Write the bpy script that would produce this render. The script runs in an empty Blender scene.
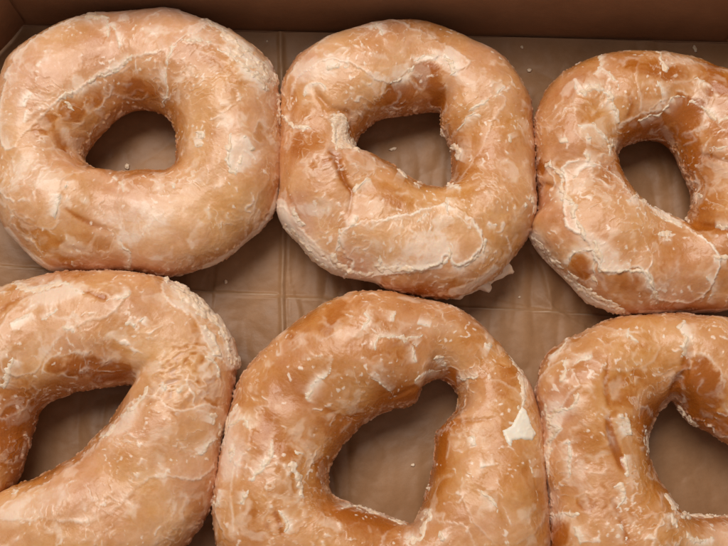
import bpy, math
import numpy as np
from mathutils import Matrix, Vector

# ------------------------------------------------------------------ camera, light, exposure
scene = bpy.context.scene
C = scene.collection
CM = 0.01                                   # everything below is worked out in centimetres
TILT, DIST, ZM, FPX = math.radians(13.0), 38.0, 1.7, 1064.0
CAM = np.array([0.0, -DIST * math.sin(TILT), ZM + DIST * math.cos(TILT)])
RX = np.array([1.0, 0, 0]); UY = np.array([0, math.cos(TILT), math.sin(TILT)]); FW = np.array([0, math.sin(TILT), -math.cos(TILT)])

cd = bpy.data.cameras.new('camera'); cam = bpy.data.objects.new('camera', cd); C.objects.link(cam)
cam.location = CAM * CM; cam.rotation_euler = (TILT, 0, 0)
cd.sensor_width = 36; cd.lens = 36 * FPX / 728; cd.clip_start = 0.01; cd.clip_end = 50
scene.camera = cam

world = bpy.data.worlds.new('World'); scene.world = world; world.use_nodes = True
bg = world.node_tree.nodes['Background']
bg.inputs[0].default_value = (1.0, 0.96, 0.92, 1); bg.inputs[1].default_value = 0.27

def area(name, loc, target, size, power, col):
    ld = bpy.data.lights.new(name, 'AREA'); ld.shape = 'RECTANGLE'; ld.size, ld.size_y = size; ld.energy = power; ld.color = col
    o = bpy.data.objects.new(name, ld); C.objects.link(o); o.location = loc
    o.rotation_euler = (Vector(target) - Vector(loc)).to_track_quat('-Z', 'Y').to_euler()
    return o
area('window_light', (-0.22, 0.50, 1.05), (0, 0, 0), (0.8, 0.6), 12.2, (1.0, 0.93, 0.85))

scene.view_settings.view_transform = 'Standard'; scene.view_settings.look = 'None'
scene.view_settings.exposure = 0.0; scene.view_settings.gamma = 1

# ------------------------------------------------------------------ maths helpers
def project(P):
    d = P - CAM
    k = FPX / (d @ FW)
    return 364 + (d @ RX) * k, 273 - (d @ UY) * k
def at(px, py, z=0.0):                      # the place on the height z (cm) seen at a photo position
    v = RX * ((px - 364) / FPX) + UY * ((273 - py) / FPX) + FW
    return CAM + v * ((z - CAM[2]) / v[2])

_rng = np.random.default_rng(7)
_perm = _rng.permutation(4096).astype(np.int64)
_grad = _rng.normal(size=(4096, 3)); _grad /= np.linalg.norm(_grad, axis=1)[:, None]; _grad = _grad.astype(np.float32)
def perlin(P, scale=1.0, seed=0):
    Q = (P / scale + np.array([seed * 17.31, seed * 7.77 + 3.1, seed * 11.93 - 5.7])).astype(np.float32)
    F = np.floor(Q); f = Q - F; I = F.astype(np.int64)
    u = f * f * f * (f * (f * 6 - 15) + 10)
    out = 0
    for dx in (0, 1):
        wx = u[..., 0] if dx else 1 - u[..., 0]
        hx = _perm[(I[..., 0] + dx) & 4095]
        for dy in (0, 1):
            wy = u[..., 1] if dy else 1 - u[..., 1]
            hy = _perm[(hx + I[..., 1] + dy) & 4095]
            for dz in (0, 1):
                wz = u[..., 2] if dz else 1 - u[..., 2]
                g = _grad[_perm[(hy + I[..., 2] + dz) & 4095]]
                out = out + wx * wy * wz * (g[..., 0] * (f[..., 0] - dx) + g[..., 1] * (f[..., 1] - dy) + g[..., 2] * (f[..., 2] - dz))
    return out * 1.6
def fbm(P, scale, seed=0, octaves=4, gain=0.5):
    a, t, s = 1.0, 0, 0
    for o in range(octaves):
        t = t + a * perlin(P, scale / 2 ** o, seed + o * 5); s += a; a *= gain
    return t / s * 1.5
def sstep(a, b, x):
    t = np.clip((x - a) / (b - a), 0, 1); return t * t * (3 - 2 * t)
def catmull(pts, n=16, closed=True):
    p = np.array(pts, float); out = []; m = len(p)
    for i in range(m if closed else m - 1):
        if closed: a, b, c, d = p[(i - 1) % m], p[i], p[(i + 1) % m], p[(i + 2) % m]
        else: a, b, c, d = p[max(i - 1, 0)], p[i], p[i + 1], p[min(i + 2, m - 1)]
        for k in range(n):
            t = k / n
            out.append(0.5 * ((2 * b) + (c - a) * t + (2 * a - 5 * b + 4 * c - d) * t * t + (3 * b - a - 3 * c + d) * t ** 3))
    if not closed: out.append(p[-1])
    return np.array(out)
def dist_poly(X, Y, pts):                   # distance to an open polyline, and position along it
    best = np.full(X.shape, 1e9); pos = np.zeros(X.shape)
    n = len(pts) - 1
    for i in range(n):
        ax, ay = pts[i]; bx, by = pts[i + 1]; vx, vy = bx - ax, by - ay; L = vx * vx + vy * vy + 1e-9
        t = np.clip(((X - ax) * vx + (Y - ay) * vy) / L, 0, 1)
        d = np.hypot(X - ax - t * vx, Y - ay - t * vy)
        m = d < best; best[m] = d[m]; pos[m] = (i + t[m]) / n
    return best, pos
def near_poly(X, Y, pts, margin=14.0):      # dist_poly worked out only close to the line
    q = np.array(pts); D = np.full(X.shape, 1e3); T = np.zeros(X.shape)
    m = (X > q[:, 0].min() - margin) & (X < q[:, 0].max() + margin) & (Y > q[:, 1].min() - margin) & (Y < q[:, 1].max() + margin)
    if m.any():
        d, t = dist_poly(X[m], Y[m], pts); D[m] = d; T[m] = t
    return D, T
def inside_dist(X, Y, poly):                # > 0 inside a closed outline
    d, _ = near_poly(X, Y, list(poly) + [poly[0]], 16)
    ins = np.zeros(X.shape, bool); n = len(poly)
    for i in range(n):
        ax, ay = poly[i]; bx, by = poly[(i + 1) % n]
        if ay == by: continue
        c = ((ay > Y) != (by > Y)) & (X < (bx - ax) * (Y - ay) / (by - ay) + ax)
        ins ^= c
    return np.where(ins, d, -d)

# ------------------------------------------------------------------ object helpers
def mesh_obj(name, V, F, mat, parent=None, origin=(0, 0, 0), attrs=None, smooth=True):
    """V in cm (world), F quads (n,4) or list of faces; the mesh is stored around origin (cm)."""
    me = bpy.data.meshes.new(name)
    V = (np.asarray(V, float) - np.array(origin)) * CM
    if isinstance(F, np.ndarray):
        me.vertices.add(len(V)); me.vertices.foreach_set('co', V.astype(np.float32).ravel())
        k = F.shape[1]
        me.loops.add(F.size); me.loops.foreach_set('vertex_index', F.astype(np.int32).ravel())
        me.polygons.add(len(F)); me.polygons.foreach_set('loop_start', np.arange(0, F.size, k, dtype=np.int32))
        me.polygons.foreach_set('loop_total', np.full(len(F), k, np.int32))
        me.update(calc_edges=True)
    else:
        me.from_pydata([tuple(v) for v in V], [], F)
    if smooth: me.polygons.foreach_set('use_smooth', np.ones(len(me.polygons), bool))
    for n, a in (attrs or {}).items():
        if a.ndim == 2:
            at_ = me.attributes.new(n, 'FLOAT_COLOR', 'POINT')
            at_.data.foreach_set('color', np.concatenate([a, np.ones((len(a), 1))], 1).astype(np.float32).ravel())
        else:
            at_ = me.attributes.new(n, 'FLOAT', 'POINT'); at_.data.foreach_set('value', a.astype(np.float32))
    me.validate(); me.materials.append(mat)
    o = bpy.data.objects.new(name, me); C.objects.link(o)
    if parent is not None: o.parent = parent
    else: o.location = np.array(origin) * CM
    return o
def tag(o, label, cat=None, group=None, kind=None):
    if label: o['label'] = label
    if cat: o['category'] = cat
    if group: o['group'] = group
    if kind: o['kind'] = kind
    return o
def thing(name, label, cat, loc, group=None):
    o = bpy.data.objects.new(name, None); C.objects.link(o); o.location = np.array(loc) * CM; o.empty_display_size = 0.01
    return tag(o, label, cat, group)

# ------------------------------------------------------------------ materials
def new_mat(name):
    m = bpy.data.materials.new(name); m.use_nodes = True
    return m, m.node_tree, m.node_tree.nodes['Principled BSDF']
def N(nt, t, **kw):
    n = nt.nodes.new(t)
    for k, v in kw.items():
        if k in n.inputs: n.inputs[k].default_value = v
        else: setattr(n, k, v)
    return n
def noise_n(nt, scale, detail=4, rough=0.55, dist=0.0, vec=None):
    n = N(nt, 'ShaderNodeTexNoise'); n.inputs['Scale'].default_value = scale; n.inputs['Detail'].default_value = detail
    n.inputs['Roughness'].default_value = rough; n.inputs['Distortion'].default_value = dist
    if vec: nt.links.new(vec, n.inputs['Vector'])
    return n
def ramp(nt, src, stops):
    r = N(nt, 'ShaderNodeValToRGB'); e = r.color_ramp.elements
    while len(e) < len(stops): e.new(0.5)
    for i, (p, c) in enumerate(stops): e[i].position = p; e[i].color = (*c, 1) if len(c) == 3 else c
    nt.links.new(src, r.inputs[0]); return r
def mixc(nt, fac, a, b, mode='MIX'):
    m = N(nt, 'ShaderNodeMix', data_type='RGBA', blend_type=mode)
    for s, v in ((m.inputs[0], fac), (m.inputs[6], a), (m.inputs[7], b)):
        if isinstance(v, (int, float)): s.default_value = v
        elif isinstance(v, tuple): s.default_value = (*v, 1)
        else: nt.links.new(v, s)
    return m.outputs[2]
def math_n(nt, op, a, b=0.0):
    m = N(nt, 'ShaderNodeMath', operation=op)
    for s, v in ((m.inputs[0], a), (m.inputs[1], b)):
        if isinstance(v, (int, float)): s.default_value = v
        else: nt.links.new(v, s)
    return m.outputs[0]
def bump(nt, bs, h, strength, dist):
    b = N(nt, 'ShaderNodeBump'); b.inputs['Strength'].default_value = strength; b.inputs['Distance'].default_value = dist
    nt.links.new(h, b.inputs['Height']); nt.links.new(b.outputs[0], bs.inputs['Normal'])

def doughnut_material():
    m, nt, bs = new_mat('glazed_dough')
    L = nt.links.new
    tc = N(nt, 'ShaderNodeTexCoord').outputs['Object']
    a = N(nt, 'ShaderNodeAttribute', attribute_name='coat'); sp = N(nt, 'ShaderNodeSeparateColor'); L(a.outputs['Color'], sp.inputs[0])
    glaze, toast_shade, rim = sp.outputs[0], sp.outputs[1], sp.outputs[2]
    hue = N(nt, 'ShaderNodeAttribute', attribute_name='hue').outputs['Fac']
    fine = noise_n(nt, 900, 4, 0.6, 0.3, tc)
    med = noise_n(nt, 260, 5, 0.62, 0.6, tc)
    # one continuous run from bare fried dough through a thin amber film to thick white sugar
    vn = math_n(nt, 'SUBTRACT', med.outputs[0], 0.5); fn = math_n(nt, 'SUBTRACT', fine.outputs[0], 0.5)
    g2 = math_n(nt, 'ADD', math_n(nt, 'ADD', glaze, math_n(nt, 'MULTIPLY', vn, 0.26)), math_n(nt, 'MULTIPLY', fn, 0.20))
    ra = ramp(nt, g2, [(0.0, (0.52, 0.170, 0.020)), (0.25, (0.62, 0.265, 0.065)), (0.5, (0.70, 0.355, 0.135)), (0.75, (0.78, 0.455, 0.230)), (1.0, (0.86, 0.610, 0.430))])
    rb = ramp(nt, g2, [(0.0, (0.42, 0.120, 0.022)), (0.25, (0.52, 0.195, 0.068)), (0.5, (0.62, 0.285, 0.142)), (0.75, (0.73, 0.395, 0.240)), (1.0, (0.85, 0.585, 0.440))])
    c = mixc(nt, hue, ra.outputs[0], rb.outputs[0])
    t2 = N(nt, 'ShaderNodeMapRange'); L(math_n(nt, 'ADD', toast_shade, math_n(nt, 'MULTIPLY', vn, 0.5)), t2.inputs[0]); t2.inputs[1].default_value = 0.3; t2.inputs[2].default_value = 1.1; t2.inputs[4].default_value = 0.85
    tg = math_n(nt, 'MULTIPLY', t2.outputs[0], math_n(nt, 'SUBTRACT', 1.0, math_n(nt, 'MULTIPLY', glaze, 0.9)))
    c = mixc(nt, tg, c, (0.37, 0.095, 0.008))
    c = mixc(nt, rim, c, (0.93, 0.755, 0.61))
    mr = N(nt, 'ShaderNodeClamp'); L(g2, mr.inputs[0])
    L(c, bs.inputs['Base Color'])
    bs.inputs['Subsurface Weight'].default_value = 0.18; bs.inputs['Subsurface Radius'].default_value = (1.0, 0.45, 0.2)
    bs.inputs['Subsurface Scale'].default_value = 0.0022
    r = ramp(nt, mr.outputs[0], [(0.0, (0.27,) * 3), (1.0, (0.37,) * 3)])
    rr = math_n(nt, 'ADD', r.outputs[0], math_n(nt, 'MULTIPLY', math_n(nt, 'SUBTRACT', fine.outputs[0], 0.5), 0.25))
    L(rr, bs.inputs['Roughness'])
    bs.inputs['Specular IOR Level'].default_value = 0.32
    bs.inputs['Coat Weight'].default_value = 0.22; bs.inputs['Coat Roughness'].default_value = 0.10
    h = math_n(nt, 'ADD', math_n(nt, 'MULTIPLY', fine.outputs[0], 0.5), med.outputs[0])
    bump(nt, bs, h, 0.38, 0.0006)
    return m
def thick_glaze_material():
    m, nt, bs = new_mat('thick_sugar_glaze')
    tc = N(nt, 'ShaderNodeTexCoord').outputs['Object']
    n = noise_n(nt, 420, 5, 0.6, 0.4, tc)
    c = ramp(nt, n.outputs[0], [(0.3, (0.83, 0.555, 0.355)), (0.7, (0.92, 0.735, 0.58))])
    nt.links.new(c.outputs[0], bs.inputs['Base Color'])
    bs.inputs['Roughness'].default_value = 0.42
    bs.inputs['Subsurface Weight'].default_value = 0.3; bs.inputs['Subsurface Radius'].default_value = (1.0, 0.6, 0.35); bs.inputs['Subsurface Scale'].default_value = 0.002
    bump(nt, bs, n.outputs[0], 0.5, 0.0006)
    return m
def flake_material():
    m, nt, bs = new_mat('white_glaze_flake')
    n = noise_n(nt, 200, 4, 0.55, 0.4, N(nt, 'ShaderNodeTexCoord').outputs['Object'])
    c = ramp(nt, n.outputs[0], [(0.3, (0.90, 0.76, 0.60)), (0.7, (0.95, 0.86, 0.74))])
    nt.links.new(c.outputs[0], bs.inputs['Base Color']); bs.inputs['Roughness'].default_value = 0.38
    bs.inputs['Subsurface Weight'].default_value = 0.25; bs.inputs['Subsurface Radius'].default_value = (1.0, 0.6, 0.35); bs.inputs['Subsurface Scale'].default_value = 0.0015
    bump(nt, bs, n.outputs[0], 0.2, 0.0006)
    return m
def paper_material():
    m, nt, bs = new_mat('brown_waxed_paper')
    L = nt.links.new
    tc = N(nt, 'ShaderNodeTexCoord').outputs['Object']
    big = noise_n(nt, 26, 6, 0.65, 0.8, tc); fib = noise_n(nt, 700, 3, 0.7, 0, tc)
    c = ramp(nt, big.outputs[0], [(0.3, (0.235, 0.115, 0.050)), (0.7, (0.365, 0.192, 0.090))])
    c = mixc(nt, math_n(nt, 'MULTIPLY', fib.outputs[0], 0.35), c.outputs[0], (0.43, 0.25, 0.13))
    g = N(nt, 'ShaderNodeAttribute', attribute_name='crease').outputs['Fac']
    c = mixc(nt, g, c, (0.50, 0.36, 0.25))
    L(c, bs.inputs['Base Color'])
    r = ramp(nt, big.outputs[0], [(0.3, (0.36,) * 3), (0.75, (0.54,) * 3)]); L(r.outputs[0], bs.inputs['Roughness'])
    bs.inputs['Specular IOR Level'].default_value = 0.28
    bump(nt, bs, fib.outputs[0], 0.25, 0.0003)
    return m
def card_material():
    m, nt, bs = new_mat('brown_cardboard')
    L = nt.links.new
    tc = N(nt, 'ShaderNodeTexCoord').outputs['Object']
    mp = N(nt, 'ShaderNodeMapping'); L(tc, mp.inputs[0]); mp.inputs['Scale'].default_value = (1, 1, 3)
    fib = noise_n(nt, 380, 6, 0.78, 0.4, mp.outputs[0]); big = noise_n(nt, 45, 7, 0.7, 0.6, tc)
    c = ramp(nt, big.outputs[0], [(0.3, (0.25, 0.105, 0.042)), (0.7, (0.36, 0.160, 0.070))])
    c = mixc(nt, math_n(nt, 'MULTIPLY', fib.outputs[0], 0.4), c.outputs[0], (0.44, 0.23, 0.12))
    L(c, bs.inputs['Base Color']); bs.inputs['Roughness'].default_value = 0.8
    bump(nt, bs, fib.outputs[0], 0.8, 0.0005)
    return m
def plain(name, col, rough=0.7):
    m, nt, bs = new_mat(name)
    n = noise_n(nt, 300, 4, 0.6, 0, N(nt, 'ShaderNodeTexCoord').outputs['Object'])
    c = ramp(nt, n.outputs[0], [(0.3, tuple(x * 0.8 for x in col)), (0.7, tuple(x * 1.15 for x in col))])
    nt.links.new(c.outputs[0], bs.inputs['Base Color']); bs.inputs['Roughness'].default_value = rough
    return m
M_FLAKE = flake_material(); M_DOUGH, M_GLAZE, M_PAPER, M_CARD = doughnut_material(), thick_glaze_material(), paper_material(), card_material()
M_TABLE = plain('dark_cloth', (0.012, 0.012, 0.015), 0.9)

# ------------------------------------------------------------------ the setting: the dark surface under the box
tb = at(364, 273, -0.6)
def box_mesh(pts_bottom, z0, z1):           # prism over an outline
    n = len(pts_bottom)
    V = [(x, y, z0) for x, y in pts_bottom] + [(x, y, z1) for x, y in pts_bottom]
    F = [tuple(range(n))[::-1], tuple(range(n, 2 * n))] + [(i, (i + 1) % n, n + (i + 1) % n, n + i) for i in range(n)]
    return V, F
V, F = box_mesh([(-60, -60), (60, -60), (60, 60), (-60, 60)], -2.0, -0.6)
tag(mesh_obj('table_top', V, F, M_TABLE, origin=(0, 0, -1), smooth=False), 'dark surface under the cardboard box', kind='structure')

# ------------------------------------------------------------------ the box
cor_l, cor_r = at(27, 25, -0.28), at(724, 42, -0.28)      # ends of the back panel on the floor
ex = (cor_r - cor_l)[:2]; ex /= np.linalg.norm(ex); ey = np.array([-ex[1], ex[0]])   # ey points to the back
BACK = cor_l[:2]
def B(u, v):                                # box plan coordinates: u along the back panel, v towards the camera
    return BACK + ex * u - ey * v
WB = np.linalg.norm((cor_r - cor_l)[:2])
box = thing('cardboard_box', 'open brown cardboard box holding the six doughnuts', 'box', (0, 0, 0))
def slab(name, p, q, z0, z1, th, parent, label=None, lean=0.0, top=None, nseg=40, bulge=0.0):
    """upright card panel from plan point p to q, thickness th to the right of p->q, top edge given by top(t)"""
    p, q = np.array(p), np.array(q); d = q - p; L = np.linalg.norm(d); d /= L; nrm = np.array([d[1], -d[0]])
    nz = 14; V = []; Fc = []
    for side in (0, 1):
        for i in range(nseg + 1):
            t = i / nseg; zt = top(t) if top else z1
            for j in range(nz + 1):
                s = j / nz; z = z0 + (zt - z0) * s
                off = lean * (z - z0) + th * side + bulge * math.sin(math.pi * t) * (0.3 + 0.7 * s)
                xy = p + d * L * t + nrm * off
                V.append((xy[0], xy[1], z))
    K = (nseg + 1) * (nz + 1); I = lambda s, i, j: s * K + i * (nz + 1) + j
    for i in range(nseg):
        for j in range(nz):
            Fc.append((I(0, i, j), I(0, i + 1, j), I(0, i + 1, j + 1), I(0, i, j + 1)))
            Fc.append((I(1, i, j + 1), I(1, i + 1, j + 1), I(1, i + 1, j), I(1, i, j)))
        Fc.append((I(0, i, nz), I(0, i + 1, nz), I(1, i + 1, nz), I(1, i, nz)))
        Fc.append((I(1, i, 0), I(1, i + 1, 0), I(0, i + 1, 0), I(0, i, 0)))
    for j in range(nz):
        Fc.append((I(0, 0, j), I(0, 0, j + 1), I(1, 0, j + 1), I(1, 0, j)))
        Fc.append((I(1, nseg, j), I(1, nseg, j + 1), I(0, nseg, j + 1), I(0, nseg, j)))
    o = mesh_obj(name, V, Fc, M_CARD, parent, smooth=False)
    if label: o['label'] = label
    return o
SL, SR, FR = -5.6, WB + 6.0, 23.5           # side panels and front panel
V, F = box_mesh([B(SL - .1, -.3), B(SR + .1, -.3), B(SR + .1, FR + .1), B(SL - .1, FR + .1)], -0.58, -0.50)
mesh_obj('bottom_panel', V, F, M_CARD, box, smooth=False)
slab('back_panel', B(SR, 0), B(SL, 0), -0.3, 5.2, 0.22, box, lean=0.06)
slab('front_panel', B(SL, FR), B(SR, FR), -0.3, 4.6, 0.22, box, lean=0.05)
slab('side_panel', B(SL, 0.02), B(SL, FR - .02), -0.3, 4.9, 0.22, box)
slab('side_panel', B(SR, FR - .02), B(SR, 0.02), -0.3, 4.9, 0.22, box)
slab('corner_flap', B(0, 0.06), B(-1.5, 2.0), 0.0, 4.6, 0.1, box, top=lambda t: 4.8 - 1.6 * t ** 3, bulge=-0.25)
slab('corner_flap', B(WB + 1.3, 2.0), B(WB, 0.06), 0.0, 4.6, 0.1, box, top=lambda t: 4.8 - 1.6 * (1 - t) ** 3, bulge=-0.25)

# ------------------------------------------------------------------ waxed paper liner
nu, nv = 620, 460
U, W_ = np.meshgrid(np.linspace(SL + 0.15, SR - 0.15, nu), np.linspace(0.12, FR - 0.2, nv), indexing='ij')
XY = BACK + U[..., None] * ex - W_[..., None] * ey
P = np.concatenate([XY, np.zeros(U.shape + (1,))], -1)
px, py = project(P)
Wp = P + 0.3 * np.stack([perlin(P, 1.5, 51), perlin(P, 1.5, 52), 0 * U], -1)
h = 0.22 * np.abs(perlin(P, 5.5, 1)) + 0.12 * np.abs(perlin(P, 2.6, 2)) + 0.045 * np.abs(perlin(Wp, 1.2, 5)) + 0.015 * np.abs(perlin(Wp, 0.55, 6)) + 0.012 * fbm(P, 0.6, 4, 4)
Pa = P * np.array([1.9, 0.45, 1.0]); h += 0.18 * np.abs(perlin(Pa, 1.5, 9)) * sstep(0.0, 0.5, perlin(P, 5, 12) + 0.25)
crz = np.zeros(U.shape)
creases = [  # photo positions along each fold, half width (px), ridge height, step height, highlight painted into the colour
    ([(279, -20), (281, 60), (282, 150), (283, 240), (282, 292), (283, 330), (285, 420), (287, 660)], 2.0, .12, .03, .22),
    ([(289, 150), (288, 240), (288, 296), (290, 360), (292, 500)], 1.2, .04, -.03, .08),
    ([(-150, 246), (0, 264), (40, 268), (110, 282), (183, 289), (230, 291), (276, 293)], 0.8, .06, .07, .85),
    ([(288, 297), (330, 299), (400, 303), (452, 306), (520, 309), (600, 314), (700, 322), (860, 330)], 0.8, .06, .07, .75),
    ([(539, 307), (552, 308), (548, 285), (541, 262), (532, 245)], 1.5, .03, .05, .03),
    ([(198, 291), (196, 300), (202, 320)], 1.2, .03, .03, .12),
    ([(214, 240), (216, 262), (213, 291)], 1.5, .03, -.03, .05),
    ([(296, 299), (300, 320), (292, 345)], 2, .04, .03, .04),
    ([(560, 309), (571, 318), (585, 325)], 1.4, .04, .03, .10),
]
for pts, w, rh, sh, br in creases:
    c = catmull(pts, 8, False); d, t = dist_poly(px, py, c)
    n = perlin(P, 0.5, 31) * 0.5 + 1
    d = d + 0.8 * perlin(P, 0.35, 33) ** 2
    h += rh * np.exp(-(d / (w * 1.3)) ** 2) * n
    i = np.clip((t * (len(c) - 1)).astype(int), 0, len(c) - 2); a, b = c[i], c[i + 1]
    side = np.sign((b[..., 0] - a[..., 0]) * (py - a[..., 1]) - (b[..., 1] - a[..., 1]) * (px - a[..., 0]))
    h += sh * side * np.exp(-d / 26) * (1 - np.exp(-d / w))
    crz = np.maximum(crz, br * np.exp(-(d / (w * 0.75)) ** 2) * np.clip(n, 0.3, 1.3))
# greasy torn marks near the back
for cx_, cy_, rx_, ry_ in ((523, 67, 10, 4), (535, 64, 9, 2.5), (124, 166, 3, 3), (300, 60, 5, 8)):
    q = ((px - cx_) / rx_) ** 2 + ((py - cy_) / ry_) ** 2 + 1.2 * perlin(P, 0.22, 40)
    crz = np.maximum(crz, 0.16 * sstep(1.1, 0.4, q))
crz = np.maximum(crz, 0.35 * np.exp(-(W_ / 0.10) ** 2))
h += 0.22 * np.exp(-(W_ / 0.35))            # the paper turns up a little where it meets the back panel
P[..., 2] = -0.40 + h
def grid_faces(nu, nv, wu=False, wv=False):
    a = np.arange(nu if wu else nu - 1); b = np.arange(nv if wv else nv - 1)
    A, Bm = np.meshgrid(a, b, indexing='ij'); A2, B2 = (A + 1) % nu, (Bm + 1) % nv
    return np.stack([A * nv + Bm, A2 * nv + Bm, A2 * nv + B2, A * nv + B2], -1).reshape(-1, 4)
tag(mesh_obj('paper_liner', P.reshape(-1, 3), grid_faces(nu, nv)[:, ::-1].copy(), M_PAPER, origin=(0, 0, -0.27), attrs={'crease': crz.ravel()}),
    'creased brown waxed paper sheet lining the bottom of the box', 'paper liner')

# ------------------------------------------------------------------ doughnuts
def Z(ox, oy, s, pts): return [(ox + x / s, oy + y / s) for x, y in pts]
cA = lambda *p: Z(0, 0, 2.503, p); cB = lambda *p: Z(270, 0, 2.503, p); cC = lambda *p: Z(500, 0, 3.193, p); cD = lambda *p: Z(0, 218, 2.503, p)
cE = lambda *p: Z(200, 260, 2.077, p); cF = lambda *p: Z(500, 150, 3.193, p); cG = lambda *p: Z(500, 300, 3.193, p)
cI = lambda *p: Z(0, 376, 3.033, p); cJ = lambda *p: Z(180, 376, 3.033, p); cK = lambda *p: Z(400, 376, 3.033, p); cL = lambda *p: Z(528, 376, 3.21, p)
ca = lambda *p: Z(270, 170, 4.55, p); cb = lambda *p: Z(400, 170, 4.55, p); cc = lambda *p: Z(0, 60, 4.55, p); cdd = lambda *p: Z(140, 100, 4.55, p)
ce = lambda *p: Z(0, 160, 4.55, p); cf = lambda *p: Z(0, 270, 4.55, p); cg = lambda *p: Z(100, 330, 4.55, p); ch = lambda *p: Z(568, 50, 4.55, p)

NT, NP = 1200, 320
def contour_r(poly, c):
    p = catmull(poly, 24) - np.array(c)
    a = np.arctan2(p[:, 1], p[:, 0]); r = np.hypot(p[:, 0], p[:, 1]); o = np.argsort(a); a, r = a[o], r[o]
    A = np.concatenate([a - 2 * np.pi, a, a + 2 * np.pi]); R = np.concatenate([r, r, r])
    return lambda t: np.interp(t, A, R)
def smooth_p(x, k):
    n = len(x); f = np.fft.rfft(x); w = np.exp(-(np.arange(len(f)) / k) ** 2); return np.fft.irfft(f * w, n)

def make_doughnut(i, label, outer, hole, centre, hgt=1.5, seed=1, creams=(), plates=(), ridges=(), grooves=(), paints=(), belt=0.5, wrinkle=(), pinkness=0.0, glaze0=0.0):
    fo, fi = contour_r(outer, centre), contour_r(hole, centre)
    Cw = at(centre[0], centre[1], 1.6)
    th = np.linspace(0, 2 * np.pi, NT, endpoint=False)
    ro = smooth_p(fo(-th) / 27.0, 60); ri = smooth_p(fi(-th) / 27.0, 45)       # photo y runs downwards
    ct, st = np.cos(th), np.sin(th)
    def build(ro, ri, npz):
        ph = np.linspace(0, 2 * np.pi, npz, endpoint=False)
        ros, ris = smooth_p(ro, 7), smooth_p(ri, 7); a = (ros - ris) / 2; mid = (ros + ris) / 2
        b = smooth_p(np.clip(0.43 * 2 * a, 1.15, 1.75), 10); b = b * (hgt / 1.5) * (1 + 0.05 * np.sin(2 * th + seed) + 0.03 * np.sin(5 * th + seed * 2))
        cu, sv = np.cos(ph), np.sin(ph)
        u = np.sign(cu) * np.abs(cu) ** 0.93; v = np.sign(sv) * np.abs(sv) ** 0.95
        v = np.where(v < 0, np.maximum(v * 0.95, -0.78 - 0.06 * (np.minimum(v, 0) ** 2)), v)
        u = u + np.where((cu < 0), 0.10 * np.clip(v, 0, 1) * (cu ** 2), 0)         # the hole opens like a funnel
        rad = mid[:, None] + a[:, None] * u[None] + (ro - ros)[:, None] * sstep(0.1, 0.95, u)[None] + (ri - ris)[:, None] * sstep(0.25, -0.95, u)[None]
        zz = b[:, None] * (v[None] + 0.80)
        P = np.stack([Cw[0] + ct[:, None] * rad, Cw[1] + st[:, None] * rad, zz], -1)
        return P, u, v
    c0 = np.array(project(np.array([Cw]))).ravel()
    for it in range(7):                     # let the seen outline of the ring settle on its true outline
        P, u, v = build(ro, ri, 72)
        X, Y = project(P); dx, dy = X - centre[0], Y - centre[1]; R = np.hypot(dx, dy); A = np.arctan2(dy, dx)
        jo, ji = R.argmax(1), R.argmin(1); k = np.arange(NT)
        do = (fo(A[k, jo]) - R[k, jo]) / 27.5; di = (fi(A[k, ji]) - R[k, ji]) / 27.5; di = smooth_p(di, 45)
        ro = ro + 0.75 * smooth_p(do, 60); ri = ri + 0.75 * smooth_p(di, 60)
        ri = np.maximum(ri, 0.25)
    P, u, v = build(ro, ri, NP)
    P0 = P.copy()
    def normals(P):
        a = np.roll(P, -1, 0) - np.roll(P, 1, 0); b = np.roll(P, -1, 1) - np.roll(P, 1, 1)
        n = np.cross(a, b); return n / (np.linalg.norm(n, axis=-1, keepdims=True) + 1e-12)
    nr = normals(P)
    if (nr[:, NP // 4, 2]).mean() < 0: nr = -nr; flip = True
    else: flip = False
    S = seed * 3
    up = sstep(-0.55, -0.1, v)[None] * np.ones((NT, 1))
    P = P + nr * (0.10 * perlin(P0, 2.4, S) + 0.075 * perlin(P0, 1.25, S + 1) + 0.022 * perlin(P0, 0.55, S + 2))[..., None] * up[..., None]
    X, Y = project(P)
    # ---- glaze fields
    W = P0 + 0.35 * np.stack([perlin(P0, 0.9, S + 10), perlin(P0, 0.9, S + 11), perlin(P0, 0.9, S + 12)], -1) \
           + 0.10 * np.stack([perlin(P0, 0.25, S + 13), perlin(P0, 0.25, S + 14), perlin(P0, 0.25, S + 15)], -1)
    big = fbm(P0, 2.6, S + 20, 3); midn = fbm(W, 0.95, S + 23, 4, 0.55); small = fbm(W, 0.32, S + 27, 3, 0.6); tiny = fbm(P0, 0.10, S + 31, 2)
    rm1 = np.clip(1 - 2.6 * np.abs(perlin(W, 1.25, S + 130)), 0, 1); rm2 = np.clip(1 - 2.6 * np.abs(perlin(W, 0.62, S + 131)), 0, 1); rm3 = np.clip(1 - 2.4 * np.abs(perlin(W, 0.30, S + 132)), 0, 1)
    ridged = 0.45 * rm1 ** 2 + 0.40 * rm2 ** 2 * (0.35 + 0.65 * rm1) + 0.30 * rm3 ** 2 * (0.3 + 0.7 * rm2)
    f_ = 3.0 * (fbm(W, 1.5, S + 135, 4, 0.5) + 0.06 * small) + 20; saw = f_ - np.floor(f_); gs = sstep(-0.05, 0.4, perlin(P0, 1.6, S + 139) + 0.1)
    cliff = saw ** 3 * sstep(1.0, 0.965, saw) * gs
    glaze = 0.47 + glaze0 + 0.17 * big + 0.12 * midn + 0.09 * small + 0.26 * (ridged - 0.3) + 0.17 * cliff
    toast_shade = 0.40 - 0.25 * big + 0.25 * perlin(P0, 1.7, S + 40) - 0.15 * midn
    hue = 0.42 + pinkness + 0.55 * perlin(P0, 2.2, S + 41) + 0.25 * small
    rim = np.zeros(P.shape[:2]); crm = np.zeros(P.shape[:2]); hgtf = np.zeros(P.shape[:2])
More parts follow.
